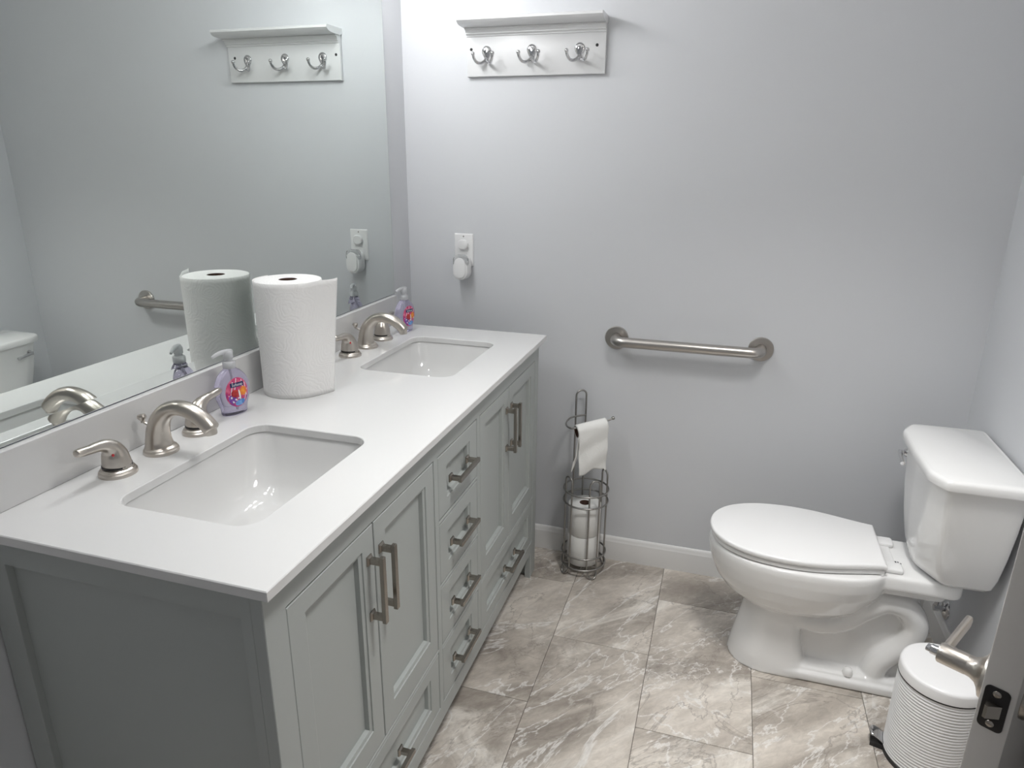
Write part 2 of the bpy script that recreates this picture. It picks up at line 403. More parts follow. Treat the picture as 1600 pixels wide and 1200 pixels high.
loft(bm, [[Vector((dw + .002 + a, b - .001, z)) for a, b in poly] for z in (lz - .0085, lz + .0085)]); link('latch_bolt', bm, 'pull', lp)
for sd, nm, mt in ((-1, 'lever_handle', 'nickel'), (1, 'lever_handle', 'pull')):
    bm = new(); cx = dw - 0.060; y0 = sd * dt / 2
    lathe(bm, [(.0325, 0), (.0325, .004), (.030, .0085), (.022, .012), (.0165, .016), (.0135, .022), (.0125, .030)], 32, (cx, y0, lz), (0, sd, 0), True, False)
    lathe(bm, [(.0132, .0285), (.0132, .0585), (.0120, .0605), (.0001, .0605)], 28, (cx, y0, lz), (0, sd, 0), True, False)
    hd = link(nm, bm, mt, door, label='brushed nickel lever handle' if sd < 0 else None)
    bm = new()
    lev = rrect(-0.104, 0.006, -0.0095, 0.0095, 0.0093, 6)
    solid_poly(bm, lev, 0.0520, 0.0600, .0025, lambda a, b, c: (cx + a, y0 + sd * c, lz + b * (1.0 if a > -.02 else 1.0)), 2)
    link('lever', bm, mt, hd)
    if sd < 0:
        bm = new(); lathe(bm, [(.0065, .0604), (.0065, .069), (.0050, .0705), (.0001, .0705)], 18, (cx + .001, y0, lz), (0, sd, 0), True, False)
        bx(bm, cx - .0045, cx + .0065, y0 - .075, y0 - .0695, lz - .0028, lz + .0028, .0012); link('turn_button', bm, 'chrome', hd)
for hz in (0.2, 1.0, 1.8):
    bm = new(); lathe(bm, [(.0055, -.045), (.0055, .045)], 12, (-.004, dt / 2 - dt - .001, hz)); link('hinge', bm, 'pull', door)

# ================================================================== vanity cabinet
van = thing('vanity_cabinet', 'long grey painted double-sink vanity cabinet with doors and drawers', 'cabinet', (0.28, -0.926, 0))
Y0, Y1 = -1.670, -0.168
BZ = 0.10                                    # underside of the bottom rail
XB = 0.004                                   # back
fy = lambda a, b, c: (c, a, b)               # (y,z,x) -> world
d_near = (-1.6181, -1.0630); d_far = (-0.7605, -0.2135); dr = (-1.0415, -0.7815)
nb = (-1.6175, -1.3470, -1.3435, -1.0660); fb = (-0.7570, -0.5030, -0.4995, -0.2170)
zd0, zd1, zb0, zb1 = 0.3265, 0.825, 0.150, 0.3135
drz = [(0.150, 0.3095), (0.3215, 0.481), (0.493, 0.653), (0.665, 0.825)]
# face frame: one plate with openings and feet
outer = [(Y0, 0), (Y0 + .062, 0), (Y0 + .062, BZ), (Y1 - .062, BZ), (Y1 - .062, 0), (Y1, 0), (Y1, CT), (Y0, CT)]
rect = lambda a, b, c, d: [(a, c), (b, c), (b, d), (a, d)]
holes = [rect(d_near[0], d_near[1], zd0 - .0028, zd1 + .0028), rect(d_near[0], d_near[1], zb0 - .0028, zb1 + .0028),
         rect(d_far[0], d_far[1], zd0 - .0028, zd1 + .0028), rect(d_far[0], d_far[1], zb0 - .0028, zb1 + .0028)] + \
        [rect(dr[0], dr[1], a - .0024, b + .0024) for a, b in drz]
bm = new(); plate_holes(bm, outer, holes, CX - .02, CX, .0012, fy)
link('face_frame', bm, 'cab', van, smooth=False)
bm = new()                                    # carcass: back, floor, far side, dividers
bx(bm, XB, XB + .012, Y0 + .02, Y1 - .02, BZ, CT - .16); bx(bm, XB, CX - .021, Y0 + .02, Y1 - .02, BZ + .01, BZ + .028)
bx(bm, XB + .012, CX - .021, dr[0] - .02, dr[0] - .005, BZ + .028, CT - .18); bx(bm, XB + .012, CX - .021, dr[1] + .005, dr[1] + .02, BZ + .028, CT - .18)
link('carcass', bm, 'cab', van, smooth=False)
def end_panel(y, s):                          # frame with recessed panel, outer face at y, looking along s
    outer = [(XB, 0), (XB + .05, 0), (XB + .05, BZ), (CX - .07, BZ), (CX - .07, 0), (CX - .0205, 0), (CX - .0205, CT), (XB, CT)]
    g = lambda a, b, c: (a, y + s * c, b)
    bm = new(); plate_holes(bm, outer, [rect(0.052, 0.505, 0.165, 0.836)], -.02, 0, .0008, g)
    o = link('end_panel', bm, 'cab', van, smooth=False)
    bm = new(); bx(bm, 0.045, 0.512, min(y - s * .019, y - s * .013), max(y - s * .019, y - s * .013), 0.158, 0.843); link('recessed_panel', bm, 'cab', o, smooth=False)
end_panel(Y0, -1); end_panel(Y1, 1)
for a, b in ((Y0, Y0 + .062), (Y1 - .062, Y1)):
    for x0, x1 in ((XB + .001, XB + .049), (CX - .069, CX - .021)):
        bm = new(); bx(bm, x0, x1, a + .0205, b - .001, 0, BZ + .01); link('leg', bm, 'cab', van, smooth=False)
def shaker(name, y0, y1, z0, z1, sl, st, sb):
    """inset front: frame with stepped bead around a recessed panel"""
    g = lambda a, b, c: Vector((c, a, b)); xf = CX - .0005; bm = new(); ch = .0015
    rc = lambda ins, x: [g(y0 + ins, z0 + ins, x), g(y1 - ins, z0 + ins, x), g(y1 - ins, z1 - ins, x), g(y0 + ins, z1 - ins, x)]
    ri = lambda ins, x: [g(y0 + sl + ins, z0 + sb + ins, x), g(y1 - sl - ins, z0 + sb + ins, x), g(y1 - sl - ins, z1 - st - ins, x), g(y0 + sl + ins, z1 - st - ins, x)]
    loft(bm, [ri(.0105, xf - .019), rc(0, xf - .019), rc(0, xf - ch), rc(ch, xf), ri(0, xf), ri(.0008, xf - .0028), ri(.0062, xf - .0040), ri(.0085, xf - .0045), ri(.0105, xf - .0150), ri(.0105, xf - .019)], False, False)
    bmesh.ops.remove_doubles(bm, verts=bm.verts[:], dist=1e-6)
    o = link(name, bm, 'cab', van, smooth=False)
    bm = new(); bx(bm, xf - .019, xf - .0135, y0 + sl + .0105, y1 - sl - .0105, z0 + sb + .0105, z1 - st - .0105); link('panel', bm, 'cab', o, smooth=False)
    return o
def pull(par, yc, zc, length, vertical):
    x0 = CX - .0005; bm = new(); h = length / 2; s = .0055
    f = (lambda l, t, x: (x, yc + t, zc + l)) if vertical else (lambda l, t, x: (x, yc + l, zc + t))
    def bb(l0, l1, t0, t1, xa, xb, bev=.0006):
        a, b = f(l0, t0, xa), f(l1, t1, xb); bx(bm, a[0], b[0], a[1], b[1], a[2], b[2], bev, 1)
    bb(-h, h, -s, s, x0 + .024, x0 + .033, .0008)
    for e in (-1, 1):
        c = e * (h - .011)
        bb(c - .006, c + .006, -.0052, .0052, x0 + .002, x0 + .0245)
        loft(bm, [[Vector(f(c + a * k, b * k * .95, x)) for a, b in ((-1, -1), (1, -1), (1, 1), (-1, 1))] for k, x in ((.0095, x0 - .0008), (.0095, x0 + .002), (.0065, x0 + .0055))])
    return link('pull_handle', bm, 'pull', par, smooth=False, label='dark brushed nickel bar pull')
for i, (a, b, hy) in enumerate(((nb[0], nb[1], nb[1] - .022), (nb[2], nb[3], nb[2] + .022), (fb[0], fb[1], fb[1] - .022), (fb[2], fb[3], fb[2] + .022))):
    o = shaker('door', a, b, zd0, zd1, .043, .037, .054); pull(o, hy, 0.700, 0.142, True)
for a, b in (d_near, d_far):
    o = shaker('drawer', max(a + .0008, -1.6175) if a < -1 else a + .0025, b - .0025, zb0, zb1, .05, .036, .036); pull(o, (a + b) / 2, 0.232, 0.128, False)
for a, b in drz:
    o = shaker('drawer', dr[0] + .0025, dr[1] - .0025, a + .0008, b - .0008, .05, .038, .038); pull(o, (dr[0] + dr[1]) / 2, (a + b) / 2, 0.132, False)

# ================================================================== countertop, backsplash, sinks
SX = (0.160, 0.443); SINKS = (-1.3525, -0.5150); SW = 0.198
ct = thing('countertop', 'white quartz vanity countertop with two sink cutouts on the grey cabinet', 'countertop', (0.28, -0.926, CT))
sink_poly = [rrect(SX[0], SX[1], y - SW, y + SW, .040, 8) for y in SINKS]
fau_x = 0.078
bm = new(); plate_holes(bm, [(0.001, VY0), (D, VY0), (D, VY1), (0.001, VY1)], sink_poly, CT, H, .0016)
link('slab', bm, 'quartz', ct, smooth=False)
bm = new(); bx(bm, 0.001, 0.0205, VY0, VY1, H + .0002, H + 0.1, .0012, 1); tag(link('backsplash', bm, 'quartz'), 'low white quartz backsplash strip along the wall under the mirror', 'backsplash')
for y, lab in zip(SINKS, ('undermount rectangular white sink basin nearest the camera', 'undermount rectangular white sink basin at the far end by the wall')):
    s = thing('sink_basin', lab, 'sink', (0.30, y, CT - 0.15), group='undermount sinks in the vanity')
    bm = new(); rings = []
    def rr(ox, oy, r, z, dx=0.0): return [Vector((a, b, z)) for a, b in rrect(SX[0] + ox + dx, SX[1] - ox + dx, y - SW + oy, y + SW - oy, r, 8)]
    zt = CT - .0004
    rings += [rr(-.022, -.022, .055, zt - .012), rr(-.022, -.022, .055, zt), rr(-.004, -.004, .043, zt), rr(-.0025, -.0025, .043, zt - .003), rr(.002, .003, .046, zt - .020),
              rr(.010, .016, .050, zt - .060), rr(.022, .038, .056, zt - .100), rr(.040, .066, .060, zt - .122), rr(.066, .105, .052, zt - .131), rr(.110, .165, .022, zt - .135)]
    inner = rings[-1]
    outer_ = [rr(.102, .157, .03, zt - .143), rr(.034, .058, .066, zt - .133), rr(.010, .022, .06, zt - .105), rr(-.006, -.005, .05, zt - .06), rr(-.022, -.022, .055, zt - .0121)]
    loft(bm, rings, False, True); loft(bm, outer_, True, False)
    link('basin', bm, 'basin', s, angle=60)
    bm = new(); lathe(bm, [(.0225, 0), (.0225, .0015), (.020, .003), (.015, .0026), (.0145, .0005)], 28, (0.30, y, zt - .1352), cap1=True)
    dn = link('drain', bm, 'chrome', s)
    bm = new(); lathe(bm, [(.0135, .002), (.0135, .0055), (.011, .0075), (.0001, .008)], 24, (0.30, y, zt - .1352), cap1=False); link('stopper', bm, 'chrome', dn)

# ================================================================== faucets
def faucet(yc, lab, hd):
    f = thing('faucet', lab, 'faucet', (fau_x, yc, H), group='widespread faucets')
    def flange(bm, x, y, r):
        lathe(bm, [(r, 0), (r, .003), (r * .985, .006), (r * .93, .0075), (r * .90, .0085), (r * .90, .0105), (r * .80, .013), (r * .72, .0138), (r * .70, .0165)], 36, (x, y, H))
    # spout: broad arch flattening into a blunt nose
    bm = new()
    pts = catmull([(fau_x - .003, yc, H + .010), (fau_x - .003, yc, H + .026), (fau_x + .001, yc, H + .050), (fau_x + .012, yc, H + .073), (fau_x + .034, yc, H + .092), (fau_x + .062, yc, H + .0985), (fau_x + .090, yc, H + .093), (fau_x + .114, yc, H + .079), (fau_x + .131, yc, H + .0615)], 6)
    n = len(pts)
    def rad(t): return .0265 - .0115 * min(1, t / .55) ** .8 if t < .55 else .0150 + .0008 * (t - .55)
    tube(bm, pts, [rad(i / (n - 1)) if i < n - 1 else .0128 for i in range(n)], 26, sx=1.12, up=(1, 0, 0)); sp = link('spout', bm, 'nickel', f, angle=50)
    bm = new(); flange(bm, fau_x, yc, .0335); link('base_ring', bm, 'nickel', sp)
    bm = new(); lathe(bm, [(.0108, 0), (.0118, .002), (.0118, .014)], 22, (fau_x + .1275, yc, H + .0520), (-.12, 0, .99)); link('aerator', bm, 'nickel', sp)
    bm = new(); tube(bm, [(fau_x - .012, yc, H + .05), (fau_x - .030, yc, H + .056), (fau_x - .036, yc, H + .0605)], .0030, 8)
    lathe(bm, [(.0001, -.008), (.0040, -.007), (.0036, -.003), (.0075, .001), (.0088, .005), (.0072, .009), (.0001, .0105)], 18, (fau_x - .036, yc, H + .0640), (-.1, 0, 1), False, False)
    link('lift_rod', bm, 'nickel', f)
    for s in (-1, 1):
        y = yc + s * hd
        bm = new()
        lv = catmull([(fau_x, y, H + .014), (fau_x, y, H + .026), (fau_x, y + s * .0015, H + .039), (fau_x, y + s * .006, H + .051), (fau_x, y + s * .016, H + .0605), (fau_x, y + s * .031, H + .0655), (fau_x, y + s * .050, H + .0670), (fau_x, y + s * .068, H + .0690), (fau_x, y + s * .0765, H + .0705), (fau_x, y + s * .0790, H + .0710)], 5)
        R_ = [.0245, .0235, .0215, .0175, .0130, .0098, .0085, .0082, .0066, .0025]; m_ = len(lv)
        rs = []
        for i in range(m_):
            q = i / (m_ - 1) * (len(R_) - 1); k = min(int(q), len(R_) - 2); rs.append(R_[k] + (R_[k + 1] - R_[k]) * (q - k))
        tube(bm, lv, rs, 22, sx=1.1, up=(0, 1, 0)); h = link('handle', bm, 'nickel', f, angle=60)
        bm = new(); flange(bm, fau_x, y, .0335); link('base_ring', bm, 'nickel', h)
        bm = new(); lathe(bm, [(.0262, .0150), (.0262, .0185)], 28, (fau_x, y, H)); link('shadow_ring', bm, 'blackmetal', h)  # black ring stands in for the shadow between base ring and handle
        if s < 0:
            bm = new(); sphere(bm, (fau_x + .0115, y - .0150, H + .0435), .0048, 12, 8, (.8, .6, 1.0)); link('hot_marker', bm, 'red', h, label='red hot-water marker')
faucet(-1.3450, 'brushed nickel widespread faucet behind the near sink', 0.107)
faucet(-0.4950, 'brushed nickel widespread faucet behind the far sink, partly hidden by the paper towel roll', 0.104)

# ================================================================== mirror with bevelled rim
mr = thing('wall_mirror', 'large frameless wall mirror above the vanity backsplash', 'mirror', (0.003, -0.92, H + .1005))
my0, my1, mz0, mz1 = -1.690, -0.150, H + .1012, 1.985
mx = 0.0055; bw = 0.024; bd = 0.0016
g = lambda i, x: [Vector((x, my0 + i, mz0 + i)), Vector((x, my1 - i, mz0 + i)), Vector((x, my1 - i, mz1 - i)), Vector((x, my0 + i, mz1 - i))]
bm = new(); loft(bm, [g(bw, mx), g(bw, mx - .0002)], True, True); link('glass', bm, 'mirror', mr, smooth=False)
bm = new(); loft(bm, [g(bw, mx), g(.0012, mx + bd)], False, False); link('bevel', bm, 'mirror', mr, smooth=False)
bm = new(); loft(bm, [g(0, 0.0008), g(0, mx + bd - .0004), g(.0012, mx + bd), ], True, False); link('ground_edge', bm, 'mirror_edge', mr, smooth=False)

# ================================================================== vanity lights (real lamps above the mirror) and added ceiling fill
for ys, lab in zip(LAMP_Y, ('nickel bar light with three lit frosted globes above far half of mirror', 'nickel bar light with three lit frosted globes above near half of mirror')):
    v = thing('vanity_light', lab, 'light', (0.0, ys[1], LAMP_Z), group='vanity lights above the mirror')
    bm = new(); bx(bm, 0.0005, .022, ys[0] + .09, ys[2] - .09, LAMP_Z - .03, LAMP_Z + .05, .004) if False else bx(bm, 0.0005, .022, ys[2] - .08, ys[0] + .08, LAMP_Z - .03, LAMP_Z + .05, .004); link('backplate', bm, 'nickel', v)
    for y in ys:
        bm = new(); tube(bm, catmull([(.02, y, LAMP_Z + .02), (.07, y, LAMP_Z + .03), (.11, y, LAMP_Z + .058), (LAMP_X, y, LAMP_Z + .05)], 4), .007, 10)
        lathe(bm, [(.024, .026), (.026, .042), (.02, .052), (.0001, .056)], 20, (LAMP_X, y, LAMP_Z)); a = link('arm', bm, 'nickel', v)
        bm = new(); sphere(bm, (LAMP_X, y, LAMP_Z), LAMP_R, 24, 16); link('globe', bm, 'glow', a)

cl_ = thing('ceiling_fill', 'added fill light, a wide round flush disc on the ceiling over the open floor', 'light', (FILL_AT[0], FILL_AT[1], ZC))  # invented fixture, brightens the toilet and floor
bm = new(); lathe(bm, [(.205, -.0005), (.205, -.018), (.198, -.022), (.188, -.020), (.188, -.0005)], 48, (FILL_AT[0], FILL_AT[1], ZC), cap0=False, cap1=False); link('trim_ring', bm, 'trim', cl_)
bm = new(); lathe(bm, [(.187, -.0005), (.187, -.017), (.0001, -.017)], 48, (FILL_AT[0], FILL_AT[1], ZC), cap0=True, cap1=False); link('lens', bm, 'fill_lens', cl_)
sd_ = bpy.data.lights.new('fill_disc', 'AREA'); sd_.energy = FILL_STRENGTH; sd_.shape = 'DISK'; sd_.size = 0.37; sd_.spread = math.radians(FILL_CONE); sd_.color = (1.0, 0.985, 0.965)  # area light of the added fill
sl_ = bpy.data.objects.new('fill_disc', sd_); COL.objects.link(sl_); sl_.location = (0, 0, -.0185); sl_.parent = cl_

# ================================================================== hook rack with shelf
rx0, rx1, rz0, rz1 = 0.240, 0.699, 1.723, 1.872
rk = thing('coat_rack', 'white wooden wall rack with narrow top shelf and three chrome hooks', 'coat rack', (0.47, -0.001, rz0))
bm = new(); solid_poly(bm, [(rx0, rz0), (rx1, rz0), (rx1, rz1), (rx0, rz1)], 0.0005, 0.016, .0025, lambda a, b, c: (a, -c, b), 2); link('back_board', bm, 'rackwhite', rk)
bm = new()
prof = [(0.0005, 1.871), (0.0005, 1.888), (0.094, 1.888), (0.100, 1.885), (0.100, 1.879), (0.092, 1.872), (0.080, 1.868), (0.050, 1.8665), (0.016, 1.866)]
loft(bm, [[Vector((x, -d, z)) for d, z in prof] for x in (rx0 - .004, rx1 + .002)]); link('shelf', bm, 'rackwhite', rk, angle=25)
bm = new()
prof = [(0.0155, 1.8662), (0.040, 1.8662), (0.040, 1.8625), (0.034, 1.8615), (0.030, 1.8565), (0.0275, 1.8525), (0.0275, 1.8495), (0.0225, 1.8475), (0.0205, 1.8445), (0.0205, 1.8425), (0.0155, 1.8415)]
loft(bm, [[Vector((x, -d, z)) for d, z in prof] for x in (rx0, rx1)]); link('crown_moulding', bm, 'rackwhite', rk, angle=25)
for hx, k in ((0.309, 'dark'), (0.461, 'dark'), (0.617, 'dark')):
    hz = 1.797; yb = -0.016
    bm = new(); pp = []
    for i in range(28):
        a = 2 * PI * i / 28; r = .0165 if math.sin(a) > -.1 else .0165 - .0095 * (-.1 - math.sin(a)) / .9
        pp.append((hx + r * math.cos(a), hz + (.0175 if math.sin(a) > 0 else .030) * math.sin(a)))
    for o_, z_ in ():
        pass
    rings = [[Vector((x, yb - .0002, z)) for x, z in pp], [Vector((x, yb - .002, z)) for x, z in pp],
             [Vector((hx + (x - hx) * .86, yb - .0042, hz + (z - hz) * .88)) for x, z in pp], [Vector((hx + (x - hx) * .4, yb - .0055, hz + (z - hz) * .4)) for x, z in pp]]
    loft(bm, rings); hk = link('hook', bm, 'chrome', rk, angle=60, label='chrome double prong hook')
    for s in (-1, 1):
        bm = new()
        pts = catmull([(hx + s * .001, yb - .003, hz - .020), (hx + s * .005, yb - .010, hz - .029), (hx + s * .014, yb - .021, hz - .036), (hx + s * .024, yb - .032, hz - .034), (hx + s * .031, yb - .039, hz - .022), (hx + s * .033, yb - .041, hz - .010)], 5)
        tube(bm, pts, [.0056 - .0012 * i / (len(pts) - 1) for i in range(len(pts))], 12); sphere(bm, pts[-1], .0066, 14, 10); link('prong', bm, 'chrome', hk, angle=60)
        bm = new(); sphere(bm, (hx + s * .0065, yb - .005, hz + .003), .0032, 10, 6, (1, .55, 1)); link('screw', bm, 'chrome', hk)
for hx in (0.2555, 0.6715):
    bm = new(); lathe(bm, [(.0048, 0), (.0048, .0006), (.004, .0008)], 16, (hx, -.0158, 1.805), (0, -1, 0)); link('screw_hole', bm, 'dark', rk, label='dark screw hole')

# ================================================================== outlet and plug-in
ox, oz = 0.2155, 1.154
ou = thing('wall_outlet', 'white duplex outlet plate on the back wall left of the grab bar', 'outlet', (ox, -0.0005, oz - .057))
bm = new(); rings = []
for ins, y in ((0, -.0004), (0, -.002), (.003, -.0052), (.005, -.0058)):
    rings.append([Vector((a, y, b)) for a, b in rrect(ox - .036 + ins, ox + .036 - ins, oz - .0575 + ins, oz + .0575 - ins, .003, 3)])
loft(bm, rings); link('cover_plate', bm, 'plastic', ou, angle=20)
for z in (oz + .0195, oz - .0195):
    bm = new(); pp = [(ox + .0172 * math.cos(a), z + max(-.0135, min(.0135, .0172 * math.sin(a)))) for a in [2 * PI * i / 32 for i in range(32)]]
    loft(bm, [[Vector((a, y, b)) for a, b in pp] for y in (-.0055, -.0075)]); link('receptacle', bm, 'plastic', ou)
bm = new(); lathe(bm, [(.003, 0), (.003, .0006), (.0018, .0012)], 14, (ox, -.0056, oz + .0475), (0, -1, 0)); link('screw', bm, 'wire', ou)
cp = thing('outlet_cover', 'round white plug pushed into the upper outlet socket', 'outlet cover', (ox, -.0076, oz + .0195))
bm = new(); pp = rrect(ox - .0185, ox + .0185, oz + .0195 - .0175, oz + .0195 + .0175, .0150, 6); solid_poly(bm, pp, .0078, .0200, .004, lambda a, b, c: (a, -c, b)); link('cap', bm, 'plastic', cp)
af = thing('air_freshener', 'white oval plug-in air freshener with clear top on the lower socket', 'air freshener', (ox + .005, -.0076, oz - .07))
fx = ox + .004; fz0, fz1 = 1.052, 1.140
ov = lambda w_, a, b: rrect(fx - w_, fx + w_, a, b, w_ * .98, 8)
bm = new(); solid_poly(bm, ov(.0270, fz0, fz1 - .004), .0078, .034, .005, lambda a, b, c: (a, -c, b)); hb = link('housing', bm, 'plastic', af, angle=50)
bm = new(); solid_poly(bm, ov(.0275, fz0 + .001, fz1 - .016), .034, .056, .004, lambda a, b, c: (a, -c, b)); link('front_shell', bm, 'plastic', af, angle=50)
bm = new(); solid_poly(bm, ov(.0205, fz0 + .008, fz1 - .008), .0555, .0605, .002, lambda a, b, c: (a, -c, b)); link('oval_pad', bm, 'plastic', af, angle=50)
bm = new(); solid_poly(bm, rrect(fx - .027, fx + .027, fz1 - .045, fz1 + .001, .016, 6), .0342, .0550, .003, lambda a, b, c: (a, -c, b)); link('clear_vial', bm, 'clear', af, angle=50)

# ================================================================== grab bar
gb = thing('grab_bar', 'short brushed steel grab bar with round flanges on the back wall', 'grab bar', (1.019, 0, 0.876))
g0, g1, gz, gy = 0.781, 1.258, 0.876, -0.062
bm = new()
pts = [(g0, -.004, gz)] + catmull([(g0, -.030, gz), (g0 + .006, -.050, gz), (g0 + .024, gy, gz), (g0 + .055, gy - .002, gz)], 5) + catmull([(g1 - .055, gy - .002, gz), (g1 - .024, gy, gz), (g1 - .006, -.050, gz), (g1, -.030, gz)], 5) + [(g1, -.004, gz)]
tube(bm, pts, .0175, 20, up=(0, 0, 1)); link('bar', bm, 'bar', gb, angle=60)
for x in (g0, g1):
    bm = new(); lathe(bm, [(.0405, .0003), (.0405, .006), (.0385, .0085), (.0225, .0098), (.0185, .0098), (.0185, .006)], 40, (x, 0, gz), (0, -1, 0)); link('flange', bm, 'bar', gb, angle=30)

# ================================================================== soap bottles
def bottle_dims(z):                           # half width, half depth by height
    K = [(0, .0270, .0165), (.004, .0288, .0180), (.012, .0292, .0182), (.022, .0315, .0190), (.036, .0362, .0208), (.054, .0392, .0220), (.072, .0380, .0215), (.086, .0330, .0196), (.096, .0262, .0172), (.103, .0188, .0148), (.107, .0145, .0132), (.110, .0128, .0125)]
    for i in range(len(K) - 1):
        if K[i][0] <= z <= K[i + 1][0]:
            k0, k1, k2, k3 = K[max(i - 1, 0)], K[i], K[i + 1], K[min(i + 2, len(K) - 1)]; h_ = k2[0] - k1[0]; t = (z - k1[0]) / h_; out = []
            for c in (1, 2):
                m1 = (k2[c] - k0[c]) / max(k2[0] - k0[0], 1e-6) * h_; m2 = (k3[c] - k1[c]) / max(k3[0] - k1[0], 1e-6) * h_
                out.append((2 * t ** 3 - 3 * t * t + 1) * k1[c] + (t ** 3 - 2 * t * t + t) * m1 + (-2 * t ** 3 + 3 * t * t) * k2[c] + (t ** 3 - t * t) * m2)
            return [out[0] * 1.07, out[1] * 1.05] if z < .104 else out
    return K[-1][1:]
def bsurf(u, v, e): # front surface is local -y
    a, b = bottle_dims(v); t = max(0.0, 1 - (u / a) ** 2); return Vector((u, -(b * math.sqrt(t)) - e, v))
def patch(bm, poly, e, rings=5):
    cx_ = sum(p[0] for p in poly) / len(poly); cz_ = sum(p[1] for p in poly) / len(poly)
    R = []
    for k in range(1, rings + 1):
        R.append([bm.verts.new(bsurf(cx_ + (x - cx_) * k / rings, cz_ + (z - cz_) * k / rings, e)) for x, z in poly])
    c = bm.verts.new(bsurf(cx_, cz_, e)); n = len(poly)
    for i in range(n):
        bm.faces.new((c, R[0][i], R[0][(i + 1) % n]))
        for a, b in zip(R, R[1:]): bm.faces.new((a[i], a[(i + 1) % n], b[(i + 1) % n], b[i]))
def ell(cx_, cz_, a, b, rot=0, n=28):
    return [(cx_ + a * math.cos(t) * math.cos(rot) - b * math.sin(t) * math.sin(rot), cz_ + a * math.cos(t) * math.sin(rot) + b * math.sin(t) * math.cos(rot)) for t in [2 * PI * i / n for i in range(n)]]
def text_mesh(s, size):
    cu = bpy.data.curves.new('lettering', 'FONT'); cu.body = s; cu.size = size; cu.align_x = 'CENTER'; cu.align_y = 'CENTER'; cu.resolution_u = 2
    t = bpy.data.objects.new('lettering', cu); COL.objects.link(t)
    dg = bpy.context.evaluated_depsgraph_get(); me = bpy.data.meshes.new_from_object(t.evaluated_get(dg))
    bpy.data.objects.remove(t, do_unlink=True); return me
soap = thing('soap_bottle', 'clear lavender hand soap pump bottle beside the paper towel roll', 'soap bottle', (0.074, -1.116, H), math.radians(70), 'hand soap pump bottles', local=True)
bm = new(); rings = []
for z in [0, .002, .004, .008, .012, .017, .022, .029, .036, .045, .054, .063, .072, .079, .086, .091, .096, .1, .103, .105, .107, .110]:
    a, b = bottle_dims(z); k = .93 if z == 0 else (.985 if z == .002 else 1)
    rings.append([Vector((a * k * math.cos(2 * PI * i / 40), b * k * math.sin(2 * PI * i / 40), z)) for i in range(40)])
loft(bm, rings); bo = link('bottle', bm, 'gel', soap, angle=70)
lc = 0.055
bm = new(); patch(bm, ell(0, lc, .0275, .0345), .0005, 8); lb = link('label_sticker', bm, 'lab_pink', soap, label='oval pink fruit label')
def lp_(nm, poly, m, e): 
    bm = new(); patch(bm, poly, e, 3); return link(nm, bm, m, lb)
for x0, z0, x1, z1, w_ in ((-.020, lc - .018, -.010, lc + .026, .0011), (-.012, lc - .010, .000, lc + .033, .0009), (.016, lc - .010, .012, lc + .028, .0010), (.0225, lc - .012, .019, lc + .020, .0008), (-.004, lc - .028, -.022, lc - .004, .0008), (.016, lc - .024, .024, lc + .004, .0009)):
    dx, dz = x1 - x0, z1 - z0; L_ = math.hypot(dx, dz); nx, nz = -dz / L_ * w_, dx / L_ * w_
    lp_('streak', [(x0 + nx, z0 + nz), (x0 - nx, z0 - nz), ((x0 + x1) / 2 - nx, (z0 + z1) / 2 - nz), (x1 - nx, z1 - nz), (x1 + nx, z1 + nz), ((x0 + x1) / 2 + nx, (z0 + z1) / 2 + nz)], 'lab_white', .0007)
lp_('purple_swirl', ell(-.0135, lc - .014, .0085, .0110, .4), 'lab_purple', .0008)
lp_('blue_splash', ell(.0045, lc - .0245, .0125, .0075, .2), 'lab_blue', .0008)
lp_('red_fruit', ell(-.0065, lc - .0015, .0100, .0090, -.3), 'lab_red', .0009)
lp_('orange_fruit', ell(.0135, lc + .0010, .0098, .0105), 'lab_orange', .0009)
lp_('white_swoosh', ell(.0035, lc - .006, .0022, .0125, .15), 'lab_white', .0011)
for sx_, sz_ in ((-.012, -.021), (-.006, -.016), (-.016, -.010), (.001, -.0135)):
    lp_('petal', ell(sx_, lc + sz_, .0030, .0018, sx_ * 90), 'lab_white', .0011)
bn = [(-.0165 + (.033) * i / 12, lc + .0135 + .0) for i in range(13)] + [(.0165 - .033 * i / 12, lc + .0235) for i in range(13)]
lp_('banner', bn, 'lab_navy', .0012)
tme_ = text_mesh('Softsoap', .0092)
bm = new(); bm.from_mesh(tme_)
bmesh.ops.triangulate(bm, faces=bm.faces[:])
for v in bm.verts: v.co = bsurf(v.co.x * .82, lc + .0185 + v.co.y, .0015)
link('lettering', bm, 'lab_white', lb, smooth=False)
pu = None
bm = new(); lathe(bm, [(.0120, .108), (.0138, .1090), (.0142, .112), (.0142, .1215), (.0125, .1240), (.0092, .1250), (.0085, .1300)], 28, (0, 0, 0)); pu = link('collar', bm, 'frost', soap, angle=40)
bm = new(); lathe(bm, [(.0080, .1295), (.0105, .1310), (.0108, .142), (.0095, .1465), (.004, .149), (.0001, .1492)], 26, (0, 0, 0), cap1=False)
nz_ = catmull([(.010, 0, .1450), (-.006, 0, .1470), (-.020, 0, .1465), (-.032, 0, .1430), (-.038, 0, .1400)], 4)
tube(bm, nz_, [.0050, .0056, .0058, .0058, .0056, .0054, .0052, .005, .0048, .0046, .0044, .0042, .0040, .0038, .0036, .0034, .0032][:len(nz_)], 12, up=(0, 1, 0)); link('pump_head', bm, 'frost', soap, angle=60)
bm = new(); tube(bm, [(0, 0, .115), (.001, .001, .06), (.006, .003, .010)], .0028, 8); link('dip_tube', bm, 'frost', soap)
s2 = copy_tree(soap); s2.location = (0.100, -0.266, H); s2.rotation_euler = (0, 0, math.radians(72))
tag(s2, 'clear lavender hand soap pump bottle at the far end of the counter near the wall', 'soap bottle', 'hand soap pump bottles')

